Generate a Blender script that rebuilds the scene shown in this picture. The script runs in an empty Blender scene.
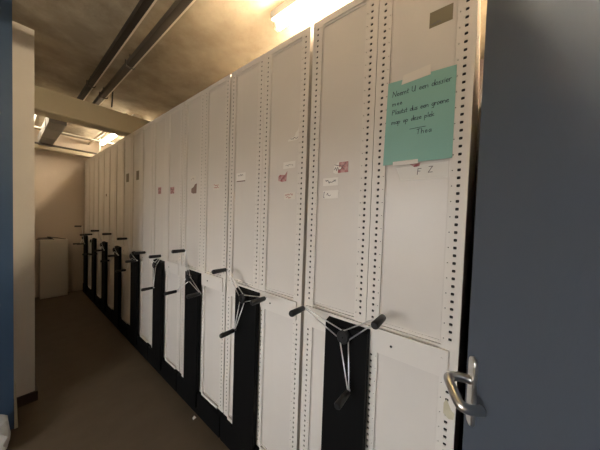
import bpy, bmesh, math, random
from mathutils import Vector, Matrix
random.seed(7)
S = bpy.context.scene
C = S.collection
PI = math.pi

# ------------------------------------------------------------------ materials
def mat(name, col, rough=.5, metal=0., spec=.5, noise=None, bump=None, emit=None):
    m = bpy.data.materials.new(name); m.use_nodes = True
    nt = m.node_tree; b = nt.nodes['Principled BSDF']
    b.inputs['Base Color'].default_value = (*col, 1)
    b.inputs['Roughness'].default_value = rough
    b.inputs['Metallic'].default_value = metal
    b.inputs['Specular IOR Level'].default_value = spec
    if noise or bump:
        tc = nt.nodes.new('ShaderNodeTexCoord')
    if noise:                      # (second colour, scale, low, high)
        n = nt.nodes.new('ShaderNodeTexNoise'); n.inputs['Scale'].default_value = noise[1]
        n.inputs['Detail'].default_value = 6; n.inputs['Roughness'].default_value = .6
        nt.links.new(tc.outputs['Object'], n.inputs['Vector'])
        r = nt.nodes.new('ShaderNodeValToRGB')
        r.color_ramp.elements[0].position = noise[2]; r.color_ramp.elements[1].position = noise[3]
        r.color_ramp.elements[0].color = (*noise[0], 1); r.color_ramp.elements[1].color = (*col, 1)
        nt.links.new(n.outputs['Fac'], r.inputs['Fac'])
        nt.links.new(r.outputs['Color'], b.inputs['Base Color'])
    if bump:                       # (scale, strength)
        n2 = nt.nodes.new('ShaderNodeTexNoise'); n2.inputs['Scale'].default_value = bump[0]
        n2.inputs['Detail'].default_value = 5
        nt.links.new(tc.outputs['Object'], n2.inputs['Vector'])
        bp = nt.nodes.new('ShaderNodeBump'); bp.inputs['Strength'].default_value = bump[1]
        bp.inputs['Distance'].default_value = .02
        nt.links.new(n2.outputs['Fac'], bp.inputs['Height'])
        nt.links.new(bp.outputs['Normal'], b.inputs['Normal'])
    if emit:
        b.inputs['Emission Color'].default_value = (*emit[0], 1)
        b.inputs['Emission Strength'].default_value = emit[1]
    return m

M = dict(
    shelf=mat('cream_enamel', (.70, .655, .60), .34, noise=((.66, .615, .565), 1.3, .35, .65)),
    frame=mat('cream_upright_enamel', (.72, .675, .62), .4),
    black=mat('black_enamel', (.004, .004, .0042), .7, spec=.12),
    grip=mat('black_plastic', (.006, .006, .0065), .45),
    rod=mat('zinc_rod', (.80, .79, .77), .38, .75),
    steel=mat('brushed_steel', (.66, .65, .63), .28, 1., bump=(220, .05)),
    ceil=mat('yellowed_concrete', (.46, .39, .285), .9, noise=((.31, .255, .18), 3.4, .38, .64), bump=(7, .8)),
    beam=mat('painted_beam', (.47, .41, .29), .8, noise=((.42, .36, .25), 2., .3, .7)),
    wall=mat('beige_plaster', (.65, .585, .50), .85, bump=(40, .1)),
    backwall=mat('beige_block_wall', (.54, .45, .36), .85, bump=(25, .12)),
    hall=mat('hall_plaster', (.75, .73, .70), .9),
    floor=mat('brown_linoleum', (.100, .073, .047), .55, spec=.25, noise=((.079, .057, .036), 5., .3, .7)),
    skirt=mat('dark_brown_skirting_and_slit_shade', (.03, .014, .009), .5),
    door=mat('slate_door_paint', (.088, .108, .145), .75, spec=.25, noise=((.080, .099, .134), 1.4, .3, .7), bump=(60, .03)),
    blue=mat('blue_door_paint', (.026, .052, .096), .45, noise=((.022, .046, .085), 2., .3, .7)),
    strip=mat('cream_wood', (.62, .57, .42), .7, noise=((.5, .44, .3), 14, .3, .7)),
    tray=mat('dark_channel_steel', (.03, .023, .017), .5, .2),
    tray2=mat('grey_channel_steel', (.10, .083, .066), .45, .3),
    litlip=mat('painted_lit_edge', (.75, .68, .56), .45),
    duct=mat('grey_duct_sheet', (.20, .185, .17), .5, .3),
    pipe=mat('white_pipe', (.66, .60, .50), .5),
    dpipe=mat('dark_pipe', (.09, .075, .06), .5),
    lamp=mat('lamp_housing_enamel', (.80, .77, .70), .4),
    tube=mat('lit_tube', (1, 1, 1), .4, emit=((1., .85, .63), 132.)),
    fartube=mat('lit_tube_dim', (1, 1, 1), .4, emit=((1., .88, .69), 18.)),
    filltube=mat('lit_tube_fill', (1, 1, 1), .4, emit=((1., .88, .70), 6.)),
    teal=mat('teal_card', (.26, .49, .43), .7, noise=((.245, .47, .41), 6, .3, .7)),
    paper=mat('white_paper', (.80, .77, .72), .7),
    cream=mat('cream_paper', (.74, .69, .62), .7),
    ink=mat('dark_ink', (.02, .035, .06), .6),
    redink=mat('red_ink', (.42, .09, .07), .6),
    greyink=mat('grey_ink', (.16, .14, .14), .6),
    brown=mat('brown_ink', (.20, .12, .10), .6),
    red=mat('faded_red_print', (.36, .10, .11), .6, noise=((.58, .36, .34), 45, .4, .6)),
    olive=mat('olive_grey_label', (.20, .17, .11), .6),
    board=mat('off_white_board', (.58, .53, .45), .6),
    bag=mat('white_plastic_bag', (.62, .61, .58), .4),
    cable=mat('black_cable', (.012, .011, .010), .6),
    dark=mat('hole_shade', (.022, .020, .018), .8),  # shade inside the upright holes, put in as colour
)

# ------------------------------------------------------------------ helpers
def bx(bm, lo, hi):
    x0, y0, z0 = lo; x1, y1, z1 = hi
    v = [bm.verts.new(p) for p in ((x0, y0, z0), (x1, y0, z0), (x1, y1, z0), (x0, y1, z0),
                                   (x0, y0, z1), (x1, y0, z1), (x1, y1, z1), (x0, y1, z1))]
    return [bm.faces.new([v[i] for i in q]) for q in ((3, 2, 1, 0), (4, 5, 6, 7), (0, 1, 5, 4), (1, 2, 6, 5), (2, 3, 7, 6), (3, 0, 4, 7))]

def ring(c, a, b, r, n):
    return [c + a * (r * math.cos(2 * PI * k / n)) + b * (r * math.sin(2 * PI * k / n)) for k in range(n)]

def tube(bm, pts, r, n=8, radii=None):
    pts = [Vector(p) for p in pts]
    prev = None; ref = None; first = None
    for i, p in enumerate(pts):
        t = (pts[min(i + 1, len(pts) - 1)] - pts[max(i - 1, 0)]).normalized()
        if ref is None:
            ref = t.orthogonal().normalized()
        a = (ref - t * ref.dot(t)).normalized(); ref = a
        b = t.cross(a)
        cur = [bm.verts.new(q) for q in ring(p, a, b, radii[i] if radii else r, n)]
        if prev:
            for k in range(n):
                bm.faces.new((prev[k], prev[(k + 1) % n], cur[(k + 1) % n], cur[k])).smooth = True
        else:
            first = cur
        prev = cur
    bm.faces.new(list(reversed(first))); bm.faces.new(prev)

def smooth_path(pts, n=6):
    pts = [Vector(p) for p in pts]; out = []
    P = [pts[0]] + pts + [pts[-1]]
    for i in range(1, len(P) - 2):
        for k in range(n):
            t = k / n
            a, b, c, d = P[i - 1], P[i], P[i + 1], P[i + 2]
            out.append(.5 * (2 * b + (c - a) * t + (2 * a - 5 * b + 4 * c - d) * t * t + (3 * b - a - 3 * c + d) * t ** 3))
    out.append(pts[-1]); return out

def obj(name, bm, m, parent=None, loc=None, bevel=0):
    if bevel:
        bmesh.ops.bevel(bm, geom=[e for e in bm.edges if len(e.link_faces) == 2 and e.calc_face_angle(0) > .8], offset=bevel, segments=2, affect='EDGES', profile=.5)
    bmesh.ops.recalc_face_normals(bm, faces=bm.faces)
    me = bpy.data.meshes.new(name); bm.to_mesh(me); bm.free()
    for k in (m if isinstance(m, (list, tuple)) else [m]):
        me.materials.append(k)
    o = bpy.data.objects.new(name, me); C.objects.link(o)
    if parent: o.parent = parent
    if loc: o.location = loc
    return o

def tag(o, label, cat, group=None, kind=None):
    o['label'] = label; o['category'] = cat
    if group: o['group'] = group
    if kind: o['kind'] = kind
    return o

def thing(name, label, cat, loc=(0, 0, 0), group=None):
    o = bpy.data.objects.new(name, None); C.objects.link(o); o.location = loc
    o.empty_display_size = .05
    return tag(o, label, cat, group)

def struct(name, bm, m, label=None, parent=None, bevel=0):
    o = obj(name, bm, m, parent, bevel=bevel)
    if not parent:
        o['kind'] = 'structure'
        if label: o['label'] = label
    return o

def box_bm(lo, hi):
    bm = bmesh.new(); bx(bm, lo, hi); return bm

# ------------------------------------------------------------------ the setting
CEIL = 2.80
FX = .884                      # plane of the shelving fronts
HALL = -2.9
struct('floor', box_bm((-3., HALL, -.1), (3., 6.2, 0)), M['floor'], 'dark brown linoleum floor of the aisle')
struct('ceiling', box_bm((-3., -.46, CEIL), (3., 6.2, CEIL + .15)), M['ceil'], 'yellowed rough concrete ceiling')
struct('wall_left', box_bm((-3., 2.645, 0), (.134, 5.80, CEIL)), M['wall'], 'beige plastered wall end on the left of the aisle')
bm = bmesh.new()
bx(bm, (-3., 2.630, 0), (.138, 2.645, .075)); bx(bm, (.134, 2.630, 0), (.149, 5.78, .075))
struct('baseboard_left', bm, M['skirt'], 'dark brown skirting along the foot of the beige wall')
bm = bmesh.new()
bx(bm, (-3., 5.80, 0), (3., 6., 2.27)); bx(bm, (-3., 5.804, 2.27), (3., 6., 2.28)); bx(bm, (-3., 5.80, 2.28), (3., 6., CEIL))
struct('wall_back', bm, M['backwall'], 'beige wall closing the far end of the aisle')
struct('wall_right', box_bm((2.75, -.36, 0), (3., 5.80, CEIL)), M['backwall'])
LX = -2.1                      # left side of the room, with an unseen window added for cool fill light
WY0, WY1, WZ0, WZ1 = .1, 1.7, .85, 2.05
bm = bmesh.new()
bx(bm, (LX - .15, -.36, 0), (LX, WY0, CEIL)); bx(bm, (LX - .15, WY1, 0), (LX, 2.645, CEIL)); bx(bm, (LX - .15, WY0, 0), (LX, WY1, WZ0)); bx(bm, (LX - .15, WY0, WZ1), (LX, WY1, CEIL))
struct('wall_side', bm, M['wall'])
bm = bmesh.new()
for y0, y1 in ((WY0, WY0 + .05), ((WY0 + WY1) / 2 - .03, (WY0 + WY1) / 2 + .03), (WY1 - .05, WY1)): bx(bm, (LX - .10, y0, WZ0), (LX - .04, y1, WZ1))
for z0, z1 in ((WZ0, WZ0 + .05), (WZ1 - .05, WZ1)):
    for y0, y1 in ((WY0 + .05, (WY0 + WY1) / 2 - .03), ((WY0 + WY1) / 2 + .03, WY1 - .05)): bx(bm, (LX - .10, y0, z0), (LX - .04, y1, z1))
struct('added_window_1', bm, M['lamp'])  # frame of the added window, out of view
bm = bmesh.new()               # wall behind the photographer, with the frame the slate door hangs in
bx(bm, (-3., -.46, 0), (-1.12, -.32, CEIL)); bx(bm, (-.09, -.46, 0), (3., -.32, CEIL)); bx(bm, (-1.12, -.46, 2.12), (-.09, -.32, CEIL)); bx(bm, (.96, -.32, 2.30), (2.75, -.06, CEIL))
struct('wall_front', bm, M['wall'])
bm = box_bm((.96, -.32, 0), (2.3, -.06, 2.30)); bx(bm, (2.2, -.06, 0), (2.3, .40, 2.72))  # added dark block paints the slit black; its board stops lamp light behind
struct('slit_shade_block', bm, M['skirt'], 'added dark block shading the slit between the doorway wall and the nearest shelving unit')
bm = bmesh.new()               # the unlit hall outside that doorway
bx(bm, (-3., HALL - .1, 0), (3., HALL, 2.6)); bx(bm, (-3.1, HALL, 0), (-3., -.46, 2.6)); bx(bm, (1.2, HALL, 0), (1.3, -.46, 2.6))
struct('wall_hall', bm, M['hall'])
struct('ceiling_hall', box_bm((-3., HALL, 2.6), (3., -.46, 2.7)), M['hall'])

# concrete beam over the aisle, slightly chamfered
bm = bmesh.new()
v = []
for x in (.134, 2.75):
    v.append([bm.verts.new((x, y, z)) for y, z in ((3.27, 2.62), (3.27, 2.417), (3.28, 2.407), (3.47, 2.407), (3.48, 2.417), (3.48, 2.62))])
for k in range(6):
    bm.faces.new((v[0][k], v[0][(k + 1) % 6], v[1][(k + 1) % 6], v[1][k]))
bm.faces.new(v[0]); bm.faces.new(list(reversed(v[1])))
struct('trim_1', bm, M['beam'], 'cream painted beam crossing under the ceiling above the aisle')
bm = bmesh.new(); bx(bm, (.134, 5.62, 2.47), (2.75, 5.80, 2.53))
struct('trim_2', bm, M['beam'], 'thin ledge along the top of the far wall')

# ------------------------------------------------------------------ mobile shelving units
W, H, HALF, DEPTH = .614, 2.385, .307, 1.25
UW = .05
PZ0, PZ1 = .97, 1.062          # the cover plate

def upright_bm(flip):
    """perforated steel upright; the row of big holes stands 22 mm from its outer edge"""
    bm = bmesh.new()
    def P(y, z, x=0.): return bm.verts.new((x, UW - y if flip else y, z))
    def quad(y0, z0, y1, z1): bm.faces.new((P(y0, z0), P(y1, z0), P(y1, z1), P(y0, z1)))
    def holed(y0, z0, y1, z1, r, n=8):
        cy, cz = (y0 + y1) / 2, (z0 + z1) / 2
        out = [P(*q) for q in ((y1, cz), (y1, z1), (cy, z1), (y0, z1), (y0, cz), (y0, z0), (cy, z0), (y1, z0))]
        q = [r * (1.22 if k % 2 else 1.) for k in range(8)]          # rounded square holes
        inn = [P(cy + q[k] * math.cos(k * PI / 4), cz + q[k] * math.sin(k * PI / 4)) for k in range(8)]
        dep = [P(cy + q[k] * math.cos(k * PI / 4), cz + q[k] * math.sin(k * PI / 4), .003) for k in range(8)]
        for k in range(8):
            bm.faces.new((out[k], out[(k + 1) % 8], inn[(k + 1) % 8], inn[k]))
            bm.faces.new((inn[k], inn[(k + 1) % 8], dep[(k + 1) % 8], dep[k]))
    z0, top, st = .16, H, .025
    n = int((top - z0) / st)
    quad(0, z0 + n * st, UW, top)
    for k in range(n):
        a, b = z0 + k * st, z0 + (k + 1) * st
        if PZ0 - .005 < (a + b) / 2 < PZ1 + .02 or k == 0:
            quad(0, a, UW, b); continue
        quad(0, a, .0130, b); holed(.0130, a, .0370, b, .0050)
        quad(.0370, a, .038, b)
        if k % 2: holed(.038, a, .048, b, .0018)
        else: quad(.038, a, .048, b)
        quad(.048, a, UW, b)
    # returns, back: a closed box section
    for y in (0, UW):
        bm.faces.new((P(y, z0), P(y, z0, .03), P(y, top, .03), P(y, top)))
    # added dark strip behind the holes, its colour standing in for shade
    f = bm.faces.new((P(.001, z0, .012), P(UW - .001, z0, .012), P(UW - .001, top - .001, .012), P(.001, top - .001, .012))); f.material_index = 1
    bm.faces.new((P(0, top), P(UW, top), P(UW, top, .03), P(0, top, .03)))
    bm.faces.new((P(0, z0), P(UW, z0), P(UW, z0, .03), P(0, z0, .03)))
    bmesh.ops.remove_doubles(bm, verts=bm.verts, dist=1e-5)
    return bm

def panel_bm(w, z0, z1):
    """sheet panel with a folded, slightly proud border line"""
    bm = bmesh.new()
    x = .008
    bx(bm, (x, 0, z0), (x + .012, w, z1))
    for lo, hi in (((0, z0), (w, z0 + .007)), ((.002, z0), (.005, z1)), ((w - .005, z0), (w - .002, z1))):
        bx(bm, (x - .0022, lo[0], lo[1]), (x, hi[0], hi[1]))
    return bm

def rod_pair(a):
    d = Vector((0, -math.cos(a), math.sin(a))); s = Vector((0, math.sin(a), math.cos(a)))
    return d, s

def make_unit():
    t = thing('mobile_shelving_unit', '', 'shelving unit', (FX, .027, 0))
    # carcass behind the front: sides, top, rear and bottom
    bm = bmesh.new()
    bx(bm, (.031, 0, .16), (DEPTH, .002, H)); bx(bm, (.031, W - .002, .16), (DEPTH, W, H)); bx(bm, (.034, HALF - .002, .164), (DEPTH - .003, HALF + .002, H - .004))
    bx(bm, (.031, .002, H - .002), (DEPTH, W - .002, H)); bx(bm, (.031, .002, .16), (DEPTH, W - .002, .162)); bx(bm, (DEPTH - .002, .002, .162), (DEPTH, W - .002, H - .002))
    obj('carcass', bm, M['shelf'], t)
    # uprights
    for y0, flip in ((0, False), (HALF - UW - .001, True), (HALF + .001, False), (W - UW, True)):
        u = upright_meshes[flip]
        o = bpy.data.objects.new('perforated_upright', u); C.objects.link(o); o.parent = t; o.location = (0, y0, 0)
    pw = HALF - 2 * UW
    for y0 in (UW, HALF + UW):
        for nm, z0, z1 in (('upper_panel', 1.078, 2.347), ('lower_panel', .174, .962)):
            o = obj(nm, panel_bm(pw, z0, z1), M['shelf'], t); o.location = (0, y0, 0)
        # folded head rail above the panel and foot rail with its long slot below it
        bm = bmesh.new(); bx(bm, (-.001, 0, 2.356), (.02, pw, H)); bx(bm, (.004, 0, 2.347), (.02, pw, 2.356))
        o = obj('head_rail', bm, M['frame'], t); o.location = (0, y0, 0)
        bm = bmesh.new(); bx(bm, (-.010, .004, .1605), (.0075, pw - .004, .172)); bx(bm, (-.010, .004, .172), (-.007, pw - .004, .180))
        o = obj('foot_rail', bm, M['frame'], t, bevel=.001); o.location = (0, y0, 0)
        bm = bmesh.new(); bx(bm, (.012, 0, PZ1 - .01), (.018, pw, 1.080)); bx(bm, (.001, 0, PZ1 + .004), (.012, pw, 1.072))
        o = obj('middle_rail', bm, M['frame'], t); o.location = (0, y0, 0)
    # cover plate at handle height, running over all uprights
    bm = bmesh.new()
    bx(bm, (-.009, .026, PZ0), (-.0005, W - .012, PZ1))
    for y in (.045, W - .03):
        c = Vector((-.009, y, PZ1 - .03)); tube(bm, [c, c + Vector((-.0025, 0, 0))], .004, 8)
    sc = bmesh.new(); tube(sc, [(-.0085, .204, 1.012), (-.0115, .204, 1.012)], .0045, 10); obj('screw', sc, M['grip'], t)
    obj('cover_plate', bm, M['frame'], t, bevel=.0015)
    # black drive cover and plinth
    bm = bmesh.new()
    y0, y1 = .285, .470
    v0 = [bm.verts.new(p) for p in ((-.0095, y0, .06), (-.038, y0, .06), (-.038, y0, 1.040), (-.0095, y0, 1.050))]
    v1 = [bm.verts.new(p) for p in ((-.0095, y1, .06), (-.038, y1, .06), (-.038, y1, 1.040), (-.0095, y1, 1.050))]
    bm.faces.new(v0); bm.faces.new(list(reversed(v1)))
    for k in range(4): bm.faces.new((v0[k], v0[(k + 1) % 4], v1[(k + 1) % 4], v1[k]))
    obj('drive_cover', bm, M['black'], t, bevel=.004)
    bm = bmesh.new(); bx(bm, (-.024, 0, .004), (DEPTH, W, .158))
    obj('plinth', bm, M['black'], t, bevel=.003)
    # hand wheel: hub with three V-shaped spokes, each with a grip
    hub = bmesh.new()
    tube(hub, [(.002, 0, 0), (-.016, 0, 0)], 0, 20, [.014, .014])
    tube(hub, [(-.014, 0, 0), (-.016, 0, 0), (-.036, 0, 0), (-.040, 0, 0)], 0, 24, [.024, .026, .026, .022])
    tube(hub, [(-.039, 0, 0), (-.044, 0, 0)], 0, 12, [.006, .005])
    for k in range(6):
        q = Vector((-.039, .016 * math.cos(k * PI / 3), .016 * math.sin(k * PI / 3))); tube(hub, [q, q + Vector((-.003, 0, 0))], .0025, 6)
    hw = obj('hand_wheel', hub, M['grip'], t); hw.location = (-.032, .373, 1.010)
    for k in range(3):
        a = k * 2 * PI / 3
        d, s = rod_pair(a)
        bm = bmesh.new()
        tip = d * .203 + Vector((-.038, 0, 0))
        for sg in (-1, 1):
            st = d * .012 + s * (.019 * sg) + Vector((-.027, 0, 0))
            tube(bm, [st, tip - d * .008 + s * .003 * sg, tip + s * .002 * sg], .0026, 8)
        tube(bm, [tip + Vector((.008, 0, 0)), tip + Vector((-.014, 0, 0))], .0052, 8)
        obj('spoke', bm, M['rod'], hw)
        bm = bmesh.new()
        tube(bm, [tip + Vector((-x, 0, 0)) for x in (.006, .009, .05, .088, .094)], 0, 14, [.0095, .0115, .0125, .0135, .0105])
        obj('grip', bm, M['grip'], hw)
    return t, hw

def clean(bm, name):
    bmesh.ops.recalc_face_normals(bm, faces=bm.faces)
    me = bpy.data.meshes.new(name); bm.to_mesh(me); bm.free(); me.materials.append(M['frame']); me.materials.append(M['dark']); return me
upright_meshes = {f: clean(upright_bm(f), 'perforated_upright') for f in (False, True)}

def dup(root, loc):
    r = root.copy(); C.objects.link(r); r.location = loc
    for ch in list(root.children):
        c = ch.copy(); C.objects.link(c); c.parent = r
        for g in list(ch.children):
            d = g.copy(); C.objects.link(d); d.parent = c
    return r

unit0, wheel0 = make_unit()
UNIT_LABELS = [
    'nearest white shelving unit, with a teal handwritten note, right beside the slate door',
    'second white shelving unit from the slate door, with four torn labels on its right panel',
    'third white shelving unit from the slate door, with brown smudged stickers on both panels',
    'fourth white shelving unit from the slate door, with two small dark red stickers',
    'fifth white shelving unit from the slate door, tall dark label on its left panel',
    'sixth white shelving unit from the slate door, under the beam',
    'third shelving unit from the back wall, with a tiny brown mark on its panel',
    'second shelving unit from the back wall, next to the last of the row',
    'last shelving unit of the row, standing at the back wall near the board',
]
WHEEL = [40, 15, -20, 32, -5, -12, -15, 35, -25]
UY = [.027] + [.660 + i * .6265 for i in range(8)]
UY[8] = .660 + 7 * .6265
units = []
for i in range(9):
    u = unit0 if i == 0 else dup(unit0, (FX, UY[i], 0))
    u['label'] = UNIT_LABELS[i]; u['group'] = 'mobile shelving units in the row'
    units.append(u)
for i, u in enumerate(units):
    hw = [c for c in u.children if c.name.startswith('hand_wheel')][0]
    hw.rotation_euler = (-math.radians(WHEEL[i]), 0, 0)

# ------------------------------------------------------------------ handwriting
GL = {
 'N': (.8, [[(0, 0), (.05, 1)], [(.05, 1), (.6, 0), (.65, 1)]]),
 'U': (.75, [[(0, 1), (.02, .25), (.2, 0), (.45, .1), (.55, 1), (.56, .0)]]),
 'P': (.7, [[(.05, 0), (.1, 1), (.45, .95), (.5, .65), (.1, .5)]]),
 'T': (.7, [[(0, .95), (.65, 1)], [(.32, .97), (.28, 0)]]),
 'F': (.6, [[(0, 0), (.04, 1), (.5, 1)], [(.03, .55), (.4, .55)]]),
 'Z': (.7, [[(0, 1), (.55, 1), (0, 0), (.6, 0)]]),
 'a': (.55, [[(.42, .5), (.15, .5), (.02, .2), (.18, 0), (.4, .2), (.42, .5), (.46, 0)]]),
 'd': (.55, [[(.42, .4), (.15, .5), (.02, .2), (.18, 0), (.4, .2), (.46, 1), (.48, 0)]]),
 'e': (.5, [[(.03, .25), (.38, .32), (.3, .5), (.1, .48), (.02, .2), (.18, 0), (.42, .08)]]),
 'g': (.55, [[(.42, .45), (.15, .5), (.02, .22), (.18, .02), (.4, .2), (.43, .5), (.38, -.4), (.1, -.42)]]),
 'h': (.55, [[(.02, 1), (.02, 0)], [(.02, .3), (.25, .5), (.4, .4), (.42, 0)]]),
 'i': (.25, [[(.08, .5), (.1, 0)], [(.09, .7), (.1, .75)]]),
 'k': (.5, [[(.02, 1), (.02, 0)], [(.38, .5), (.04, .22), (.42, 0)]]),
 'l': (.22, [[(.08, 1), (.06, .1), (.16, 0)]]),
 'm': (.8, [[(.0, .5), (.03, 0)], [(.03, .3), (.2, .5), (.33, .4), (.34, 0)], [(.34, .3), (.52, .5), (.65, .4), (.68, 0)]]),
 'n': (.55, [[(.0, .5), (.03, 0)], [(.03, .3), (.25, .5), (.4, .38), (.42, 0)]]),
 'o': (.5, [[(.2, .5), (.03, .3), (.12, 0), (.35, .08), (.4, .35), (.2, .5)]]),
 'p': (.55, [[(.02, .5), (.02, -.45)], [(.03, .35), (.25, .5), (.42, .3), (.28, .02), (.04, .1)]]),
 'r': (.4, [[(.02, .5), (.04, 0)], [(.04, .3), (.16, .48), (.34, .46)]]),
 's': (.42, [[(.32, .47), (.08, .45), (.12, .28), (.3, .18), (.22, 0), (.0, .03)]]),
 't': (.4, [[(.14, .85), (.12, .08), (.28, .02)], [(0, .52), (.32, .54)]]),
 'u': (.55, [[(.02, .5), (.05, .08), (.25, .02), (.4, .2), (.42, .5), (.44, 0)]]),
 'z': (.48, [[(.02, .48), (.36, .48), (.02, .02), (.4, .02)]]),
 '.': (.25, [[(.05, 0), (.1, .05)]]), '-': (.9, [[(0, .35), (.8, .38)]]), ' ': (.5, []), '[': (.3, [[(.2, 1), (.05, .95), (.02, 0), (.2, 0)]]),
 '2': (.6, [[(.03, .8), (.2, 1), (.42, .85), (.38, .55), (0, 0), (.5, .02)]]),
}
def strokes(bm, lines, w, x=-.0004):
    """ink ribbons on a sheet whose local y runs left in the picture (so text runs along -y)"""
    for ln in lines:
        for (a, b), (c, d) in zip(ln, ln[1:]):
            p, q = Vector((x, -a, b)), Vector((x, -c, d))
            t = q - p
            if t.length < 1e-6: continue
            t.normalize(); s = Vector((0, -t.z, t.y)) * (w / 2); e = t * (w * .4)
            v = [bm.verts.new(k) for k in (p - e + s, q + e + s, q + e - s, p - e - s)]
            v2 = [bm.verts.new(k.co + Vector((.0002, 0, 0))) for k in v]
            bm.faces.new(v); bm.faces.new(list(reversed(v2)))
            for k in range(4): bm.faces.new((v[k], v[(k + 1) % 4], v2[(k + 1) % 4], v2[k]))
def text_lines(txt, u, z, h, slant=.05, jit=.04, gap=1.25):
    out = []
    for ch in txt:
        w, ls = GL[ch]
        for ln in ls:
            out.append([(u + (x + slant * y) * h + random.uniform(-jit, jit) * h * .5, z + y * h + random.uniform(-jit, jit) * h * .5) for x, y in ln])
        u += w * h * gap
    return out
def scribble(u, z, w, h, n):
    """illegible looped writing"""
    return [[(u + w * k / n + random.uniform(-.2, .2) * w / n, z + random.choice((0, .5, 1, .3, .7)) * h) for k in range(n + 1)]]

# ------------------------------------------------------------------ papers and stickers on the fronts
PANEL = FX + .008
def sheet(y0, y1, z0, z1, x, name, m, label, cat, group=None, corners=None, th=.0006, curl=.0):
    """thin paper: y1 is its left edge in the picture"""
    cy, cz = (y0 + y1) / 2, (z0 + z1) / 2
    pts = corners or [(y1, z0), (y0, z0), (y0, z1), (y1, z1)]
    bm = bmesh.new()
    a = [bm.verts.new((-th, y - cy, z - cz)) for y, z in pts]; b = [bm.verts.new((0, y - cy, z - cz)) for y, z in pts]
    bm.faces.new(a); bm.faces.new(list(reversed(b)))
    n = len(pts)
    for k in range(n): bm.faces.new((a[k], a[(k + 1) % n], b[(k + 1) % n], b[k]))
    o = obj(name, bm, m, loc=(x - .0002, cy, cz)); return tag(o, label, cat, group)

def ink(parent, lines, w, m, name='handwriting', th=.0006):
    bm = bmesh.new(); strokes(bm, lines, w, -th - .0003); return obj(name, bm, m, parent)

G1 = 'paper labels on the nearest unit'
note = sheet(.072, .290, 1.688, 1.985, FX - .0015, 'note_card', M['teal'], 'large teal card with four lines of handwriting on the nearest unit', 'note',
             corners=[(.292, 1.687), (.072, 1.688), (.072, 1.983), (.285, 1.992)])
L = []
L += text_lines('Neemt U een dossier', -.086, .100, .0190, gap=.98)
L += text_lines('mee', -.086, .066, .0165)
L += text_lines('Plaatst dus een groene', -.086, .034, .0172, gap=.96)
L += text_lines('map op deze plek', -.086, -.001, .0165, gap=1.02)
L += [[(-.022, -.030), (.028, -.030)]]
L += text_lines('Thea', .0, -.052, .0172)
ink(note, L, .0019, M['ink'])
sheet(.145, .232, 1.976, 2.010, FX - .0024, 'tape_strip', M['cream'], 'wide cream tape strip holding the top edge of the teal card', 'tape', G1,
      corners=[(.238, 1.972), (.145, 1.978), (.145, 2.012), (.232, 2.004)])
sheet(.172, .256, 1.682, 1.697, FX - .0024, 'tape_strip', M['paper'], 'narrow white tape strip at the bottom edge of the teal card', 'tape', G1)
sheet(.170, .198, 1.672, 1.684, PANEL - .0010, 'sticker_scrap', M['red'], 'dull red scrap peeking out under the bottom edge of the teal card', 'sticker', G1,
      corners=[(.200, 1.684), (.184, 1.672), (.168, 1.674), (.166, 1.684)])
fz = sheet(.078, .245, 1.627, 1.680, PANEL, 'paper_label', M['paper'], 'long white label with two letters below the teal card', 'label', G1,
           corners=[(.228, 1.628), (.078, 1.627), (.076, 1.681), (.246, 1.675)])
ink(fz, text_lines('F', -.012, -.008, .020), .0022, M['greyink'], 'handwritten_letter')
ink(fz, text_lines('Z', .022, -.004, .020), .0022, M['greyink'], 'handwritten_letter')
gl = sheet(.091, .158, 2.140, 2.192, PANEL, 'paper_label', M['olive'], 'olive grey label high on the nearest unit above the teal card', 'label', G1)
ink(gl, scribble(-.029, -.018, .028, .007, 12), .0024, M['greyink'], 'print')
st = sheet(.441, .514, 1.679, 1.727, PANEL, 'sticker', M['paper'], 'half-torn white and red sticker on the nearest unit, topmost on its left panel', 'sticker', G1,
           corners=[(.514, 1.684), (.50, 1.677), (.47, 1.681), (.441, 1.679), (.441, 1.727), (.49, 1.727), (.508, 1.718)])
bm = bmesh.new()
for lo, hi in (((-.0362, -.023), (-.004, .023)), ((-.004, -.023), (.012, -.008)), ((-.004, .002), (.008, .023))):
    bx(bm, (-.0011, lo[0], lo[1]), (-.0005, hi[0], hi[1]))
obj('red_print', bm, M['red'], st)
ink(st, scribble(-.03, -.012, .05, .014, 9) + scribble(-.028, .006, .05, .012, 8), .0024, M['greyink'], 'print', .0012)
a = sheet(.486, .564, 1.627, 1.662, PANEL, 'paper_label', M['paper'], 'white label with blue-grey writing, middle of three on the nearest unit', 'label', G1)
ink(a, scribble(-.026, -.006, .052, .013, 14), .0024, M['ink'])
a = sheet(.483, .562, 1.570, 1.606, PANEL, 'paper_label', M['paper'], 'nearly blank white label, lowest of three on the nearest unit', 'label', G1)
ink(a, text_lines('[', -.037, -.014, .026) + scribble(-.02, -.006, .02, .012, 5), .0024, M['greyink'])

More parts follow.
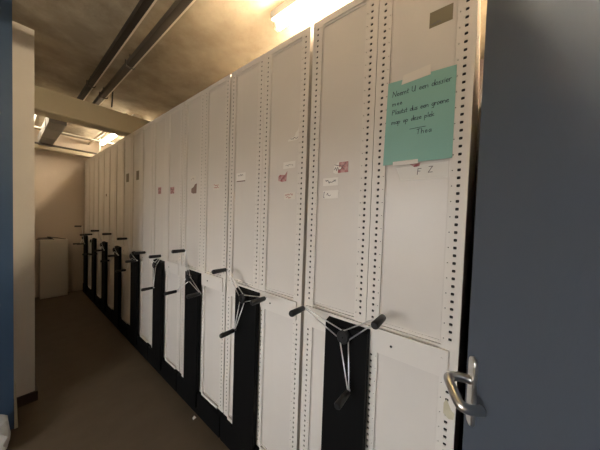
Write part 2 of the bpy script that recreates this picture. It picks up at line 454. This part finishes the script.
sheet(.036, .062, .835, .90, FX, 'tape_scrap', M['strip'], 'yellowed torn tape scrap low on the nearest upright behind the steel lever', 'tape', G1,
      corners=[(.060, .85), (.045, .838), (.032, .842), (.030, .862), (.040, .872), (.052, .900), (.060, .885)])
G2 = 'torn labels on the second unit'
a2 = sheet(.706, .742, 1.868, 1.93, PANEL, 'paper_label', M['paper'], 'ragged torn white paper remnant, highest on the second unit', 'label', G2,
      corners=[(.785, 1.868), (.73, 1.868), (.72, 1.87), (.705, 1.885), (.706, 1.928), (.716, 1.934), (.722, 1.915), (.735, 1.905), (.742, 1.888), (.786, 1.876)])
a = sheet(.731, .813, 1.731, 1.765, PANEL, 'paper_label', M['paper'], 'small white label with grey writing, second from top on the second unit', 'label', G2)
ink(a, scribble(-.025, -.006, .05, .010, 12), .0014, M['greyink'])
a = sheet(.789, .846, 1.668, 1.708, PANEL, 'sticker', M['red'], 'small torn dark red sticker on the second unit', 'sticker', G2,
          corners=[(.846, 1.672), (.815, 1.664), (.79, 1.667), (.784, 1.718), (.80, 1.70), (.835, 1.703), (.846, 1.694)])
ink(a, scribble(-.02, -.01, .045, .018, 7), .0022, M['greyink'], 'print')
a = sheet(.725, .800, 1.572, 1.606, PANEL, 'paper_label', M['cream'], 'cream label with two lines of red writing, lowest on the second unit', 'label', G2)
ink(a, scribble(-.030, .003, .05, .008, 10) + scribble(-.024, -.012, .03, .008, 6), .0024, M['redink'])
a = sheet(1.119, 1.208, 1.69, 1.745, PANEL, 'paper_label', M['paper'], 'white label with brown bottom line on the left panel of the second unit', 'label', G2)
ink(a, scribble(-.03, .008, .05, .010, 10), .0024, M['greyink'])
bm = bmesh.new(); bx(bm, (-.0011, -.042, -.027), (-.0005, .042, -.021)); obj('printed_line', bm, M['brown'], a)

ink(a2, scribble(-.045, -.024, .05, .008, 8), .0024, M['greyink'])
G3 = 'stickers further along the row'
a = sheet(1.39, 1.468, 1.652, 1.695, PANEL, 'sticker', M['cream'], 'cream sticker with dark red print on the right panel of the third unit', 'sticker', G3)
ink(a, scribble(-.034, .008, .06, .010, 9) + scribble(-.03, -.012, .055, .014, 9), .0035, M['redink'], 'print')
sheet(1.70, 1.778, 1.64, 1.715, PANEL, 'sticker', M['brown'], 'dark brown sticker torn to a point on the left panel of the third unit', 'sticker', G3,
      corners=[(1.778, 1.65), (1.75, 1.64), (1.70, 1.642), (1.695, 1.716), (1.72, 1.712), (1.745, 1.69), (1.778, 1.68)])
a = sheet(1.715, 1.79, 1.735, 1.775, PANEL, 'paper_label', M['cream'], 'faded cream label above the dark brown sticker on the third unit', 'label', G3)
ink(a, scribble(-.03, -.01, .05, .016, 8), .0015, M['brown'])
for y0, y1, z0, z1, lb in ((2.075, 2.150, 1.655, 1.712, 'dark red sticker on the right panel of the fourth unit'),
                           (2.345, 2.412, 1.662, 1.726, 'dark red sticker on the left panel of the fourth unit')):
    a = sheet(y0, y1, z0, z1, PANEL, 'sticker', M['red'], lb, 'sticker', G3)
    ink(a, scribble(-.03, .004, .06, .016, 7) + scribble(-.03, -.024, .06, .016, 7), .006, M['brown'], 'print')
for y0, y1, lb in ((2.93, 3.015, 'tall dark label on the left panel of the fifth unit'), (3.262, 3.36, 'tall dark label on the right panel of the sixth unit')):
    a = sheet(y0, y1, 1.84, 1.94, PANEL, 'paper_label', M['olive'], lb, 'label', G3)
    ink(a, scribble(-.03, -.03, .06, .06, 8), .004, M['brown'], 'print')
sheet(4.22, 4.27, 1.70, 1.735, PANEL, 'sticker', M['brown'], 'tiny brown sticker far down the row beyond the beam', 'sticker', G3)

# ------------------------------------------------------------------ the slate door on the right
D0 = Vector((.77325 - .94229 * .030, .01394 - .3348 * .030, 0))
dd = Vector((-.94229, -.3348, 0)); dn = Vector((-.3348, .94229, 0))
DM = Matrix((( dd.x, dn.x, 0, D0.x), (dd.y, dn.y, 0, D0.y), (0, 0, 1, 0), (0, 0, 0, 1)))
door = struct('door_1', box_bm((0, -.042, .008), (.86, 0, 2.09)), M['door'], 'open slate grey door leaf on the right with a steel lever', bevel=.002)
door.matrix_world = DM
bm = bmesh.new()
bx(bm, (.032, .0, .985), (.066, .009, 1.152))
# round the ends of the plate
bmesh.ops.bevel(bm, geom=[e for e in bm.edges if abs((e.verts[0].co - e.verts[1].co).y) > .005], offset=.0155, segments=5, affect='EDGES', profile=.5)
bmesh.ops.bevel(bm, geom=[e for e in bm.edges if all(v.co.y > .008 for v in e.verts)], offset=.003, segments=2, affect='EDGES', profile=.5)
hp = obj('handle_plate', bm, M['steel'], door)
bm = bmesh.new()
tube(bm, smooth_path([(.0466, .008, 1.094), (.051, .030, 1.098), (.061, .050, 1.102), (.074, .061, 1.102), (.098, .060, 1.094), (.122, .055, 1.083), (.130, .044, 1.078), (.120, .020, 1.072), (.114, .009, 1.070)], 6), .0108, 14)
obj('lever_handle', bm, M['steel'], door)

# ------------------------------------------------------------------ blue door leaf on the left
bd = struct('door_2', box_bm((-.86, 2.38, .012), (.029, 2.42, 2.797)), M['blue'], 'blue door leaf at the left edge, folded back against the beige wall', bevel=.002)
bm = bmesh.new()
v = [bm.verts.new(p) for p in ((.0305, 2.390, 0), (.047, 2.390, 0), (.038, 2.396, .30), (.0305, 2.396, .335), (.0305, 2.402, 0), (.047, 2.402, 0), (.038, 2.408, .30), (.0305, 2.408, .335))]
for q in ((0, 1, 2, 3), (7, 6, 5, 4), (0, 4, 5, 1), (1, 5, 6, 2), (2, 6, 7, 3), (3, 7, 4, 0)): bm.faces.new([v[i] for i in q])
o = obj('wooden_strip', bm, M['strip'], bevel=.001)
tag(o, 'cream wooden sliver standing upright against the edge of the blue door', 'wood strip')
# crumpled bag
bm = bmesh.new(); bmesh.ops.create_icosphere(bm, subdivisions=3, radius=1)
rnd = random.Random(3)
dirs = [(Vector((rnd.gauss(0, 1), rnd.gauss(0, 1), rnd.gauss(0, 1))).normalized(), rnd.uniform(-.22, .12)) for _ in range(40)]
for vv in bm.verts:
    c = vv.co.copy(); k = 1.
    for d, s in dirs:
        k += s * max(0, c.dot(d) - .75) * 2.2
    c = c.lerp(c / max(abs(c.x), abs(c.y), abs(c.z)), .75)
    vv.co = Vector((c.x * .095 * k, c.y * .11 * k, max(c.z * .112 * k, -.085)))
for f in bm.faces: f.smooth = False
o = obj('plastic_bag', bm, M['bag'], loc=(-.080, 2.24, .085)); tag(o, 'crumpled white plastic bag on the floor before the blue door', 'bag')

# scrap of paper on the floor
bm = bmesh.new()
v = [bm.verts.new(p) for p in ((-.012, -.010, 0), (.012, -.008, 0), (.010, .012, 0), (-.009, .010, 0), (0, 0, .018))]
bm.faces.new((v[3], v[2], v[1], v[0]))
for k in range(4): bm.faces.new((v[k], v[(k + 1) % 4], v[4]))
o = obj('paper_scrap', bm, M['paper'], loc=(.835, 1.56, .0)); tag(o, 'tiny crumpled white paper scrap on the floor by the black plinth', 'paper scrap')

# ------------------------------------------------------------------ things at the far end
t = thing('storage_board', 'off-white board box standing against the back wall, left of the row', 'box', (.50, 5.62, 0))
bm = bmesh.new(); bx(bm, (-.155, -.02, .012), (.160, 0, .965)); obj('front_panel', bm, M['board'], t, bevel=.004)
bm = bmesh.new(); bx(bm, (-.16, 0, .0), (.163, .16, .955)); obj('box_body', bm, M['board'], t, bevel=.003)
bm = bmesh.new(); bx(bm, (-.165, -.012, .965), (.165, .16, .975)); obj('lid', bm, M['board'], t, bevel=.002)
bm = bmesh.new()
pts = [(-.10 + .10 * math.cos(k * .55) * (1 - k * .012), .06 + .045 * math.sin(k * .55), .005 + .0016 * k) for k in range(26)]
pts += [(.04, .03, .03), (.10, .02, .012), (.14, .05, .006)]
tube(bm, smooth_path(pts, 3), .0055, 6)
o = obj('cable_coil', bm, M['cable'], loc=(.50, 5.62, .976)); tag(o, 'black cable coil lying on top of the off-white box', 'cable')

# ------------------------------------------------------------------ lamps
def lamp(name, x, y0, y1, label, tm, top=CEIL, rot=False):
    L = y1 - y0; t = thing(name, label, 'ceiling lamp', (x, y0, top + .003), 'fluorescent lamps on the ceiling')
    bm = bmesh.new()
    prof = [(-.055, 0), (-.048, -.045), (.048, -.045), (.055, 0)]
    va = [bm.verts.new((a, 0, b)) for a, b in prof]; vb = [bm.verts.new((a, L, b)) for a, b in prof]
    bm.faces.new(va); bm.faces.new(list(reversed(vb)))
    for k in range(4): bm.faces.new((va[k], va[(k + 1) % 4], vb[(k + 1) % 4], vb[k]))
    obj('housing', bm, M['lamp'], t, bevel=.002)
    for yy in (.012, L - .012):
        bm = bmesh.new(); bx(bm, (-.016, yy - .012, -.088), (.016, yy + .012, -.045)); obj('lamp_holder', bm, M['lamp'], t, bevel=.004)
    bm = bmesh.new(); tube(bm, [(0, .02, -.070), (0, .03, -.070), (0, L - .03, -.070), (0, L - .02, -.070)], 0, 14, [.012, .019, .019, .012])
    obj('tube', bm, tm, t)
    return t
lamp('fluorescent_lamp', 1.105, .13, 1.11, 'bright fluorescent batten above the nearest shelving units', M['tube'])
lamp('fluorescent_lamp', 1.105, 3.70, 4.62, 'fluorescent batten partly hidden by the beam over the row', M['fartube'])
lamp('fluorescent_lamp', 1.105, 4.64, 5.60, 'farthest fluorescent batten, close to the back wall', M['fartube'])

lamp('fluorescent_lamp', .215, 4.35, 5.55, 'added dim fill batten at the far left, between beige wall and grey duct', M['filltube'])  # lamp added to lift the dark floor at the far end

# ------------------------------------------------------------------ channels, duct and pipes under the ceiling
def channel(x0, x1, y0, y1, z0, z1, label, m, rods):
    t = thing('cable_channel', label, 'cable channel', ((x0 + x1) / 2, y0, z0), 'cable channels under the ceiling')
    w = (x1 - x0) / 2; L = y1 - y0; h = z1 - z0
    bm = bmesh.new()
    bx(bm, (-w, 0, 0), (w, L, .003)); bx(bm, (-w, 0, .003), (-w + .003, L, h)); bx(bm, (w - .003, 0, .003), (w, L, h))
    obj('channel', bm, m, t)
    bm = bmesh.new(); bx(bm, (w, 0, .0), (w + .010, L, .010)); obj('lit_edge_lip', bm, M['litlip'], t)  # pale lip paints light onto the channel's edge
    for r in rods:
        bm = bmesh.new()
        tube(bm, [(0, r - y0, h - .01), (0, r - y0, CEIL - z0)], .004, 8)
        obj('hanger_rod', bm, M['dpipe'], t)
        bm = bmesh.new()
        pts = [(-w - .008, r - y0, h), (-w - .008, r - y0, -.004), (0, r - y0, -.012), (w + .012, r - y0, -.004), (w + .012, r - y0, h)]
        tube(bm, smooth_path(pts, 4), .005, 8); obj('clamp', bm, M['dpipe'], t)
    return t
channel(.496, .532, -.318, 5.5, 2.71, 2.75, 'dark steel cable channel, left of the two under the ceiling', M['tray'], (.4, 3.05))
channel(.620, .660, -.318, 3.9, 2.70, 2.74, 'grey steel cable channel, right of the two under the ceiling', M['tray2'], (.5, 2.35, 3.2))
# cable dropping from the channel end
bm = bmesh.new(); tube(bm, smooth_path([(.70, 3.10, 2.80), (.70, 3.12, 2.72), (.702, 3.14, 2.66), (.70, 3.15, 2.60)], 5), .006, 8)
o = obj('hanging_cable', bm, M['cable']); tag(o, 'short dark cable hanging from the ceiling just before the beam, beside the channels', 'cable')

t = thing('air_duct', 'grey sheet-metal duct running to the back wall beyond the beam', 'duct', (.39, 4.05, 2.52))
bm = bmesh.new(); bx(bm, (-.075, 0, 0), (.075, 1.57, .13)); obj('duct_body', bm, M['duct'], t, bevel=.004)
bm = bmesh.new()
for y in (.35, .95): bx(bm, (-.08, y, -.004), (.08, y + .02, .134))
obj('seam_flange', bm, M['duct'], t)
def pipe(pts, r, m, label, name='conduit_pipe', grp='conduits beyond the beam'):
    bm = bmesh.new(); tube(bm, pts, r, 10); return tag(obj(name, bm, m), label, 'pipe', grp)
pipe([(.955, 3.62, 2.735), (.955, 5.81, 2.735)], .02, M['pipe'], 'white pipe along the row, left of the far lamp')
pipe([(.132, 5.10, 2.672), (2.76, 5.10, 2.672)], .012, M['pipe'], 'thin white pipe crossing between duct and shelving, nearer of two')
pipe([(.132, 5.42, 2.505), (2.76, 5.42, 2.505)], .016, M['dpipe'], 'dark pipe crossing in front of the back wall')
pipe([(1.02, 5.30, 2.42), (1.02, 5.30, 2.80)], .012, M['pipe'], 'short upright white pipe at the end of the row')

# ------------------------------------------------------------------ daylight for the added window
w = bpy.data.worlds.new('world'); S.world = w; w.use_nodes = True
nt = w.node_tree                # pale overcast sky above a darker ground
tc = nt.nodes.new('ShaderNodeTexCoord'); sx = nt.nodes.new('ShaderNodeSeparateXYZ'); rp = nt.nodes.new('ShaderNodeValToRGB')
nt.links.new(tc.outputs['Generated'], sx.inputs[0]); nt.links.new(sx.outputs['Z'], rp.inputs['Fac'])
rp.color_ramp.elements[0].position = 0.; rp.color_ramp.elements[0].color = (.34, .31, .27, 1)
rp.color_ramp.elements[1].position = .06; rp.color_ramp.elements[1].color = (.97, .985, 1., 1)
nt.links.new(rp.outputs['Color'], nt.nodes['Background'].inputs[0])
nt.nodes['Background'].inputs[1].default_value = 4.8

# ------------------------------------------------------------------ camera
cam = bpy.data.cameras.new('camera'); co = bpy.data.objects.new('camera', cam); C.objects.link(co)
R = Matrix(((.61254611, .00331889, -.79042789), (-.78974705, .04427736, -.61183258), (.03296745, .99901376, .02974301)))
co.matrix_world = Matrix.Translation((0, 0, 1.477)) @ R.to_4x4()
cam.sensor_fit = 'HORIZONTAL'; cam.sensor_width = 36; cam.lens = 228 / 600 * 36; cam.clip_start = .02
S.camera = co
S.view_settings.view_transform = 'Standard'; S.view_settings.look = 'None'
S.view_settings.exposure = 1.5; S.view_settings.gamma = 1.; S.view_settings.use_curve_mapping = False
S.cycles.use_denoising = True
S.cycles.max_bounces = 14; S.cycles.diffuse_bounces = 8
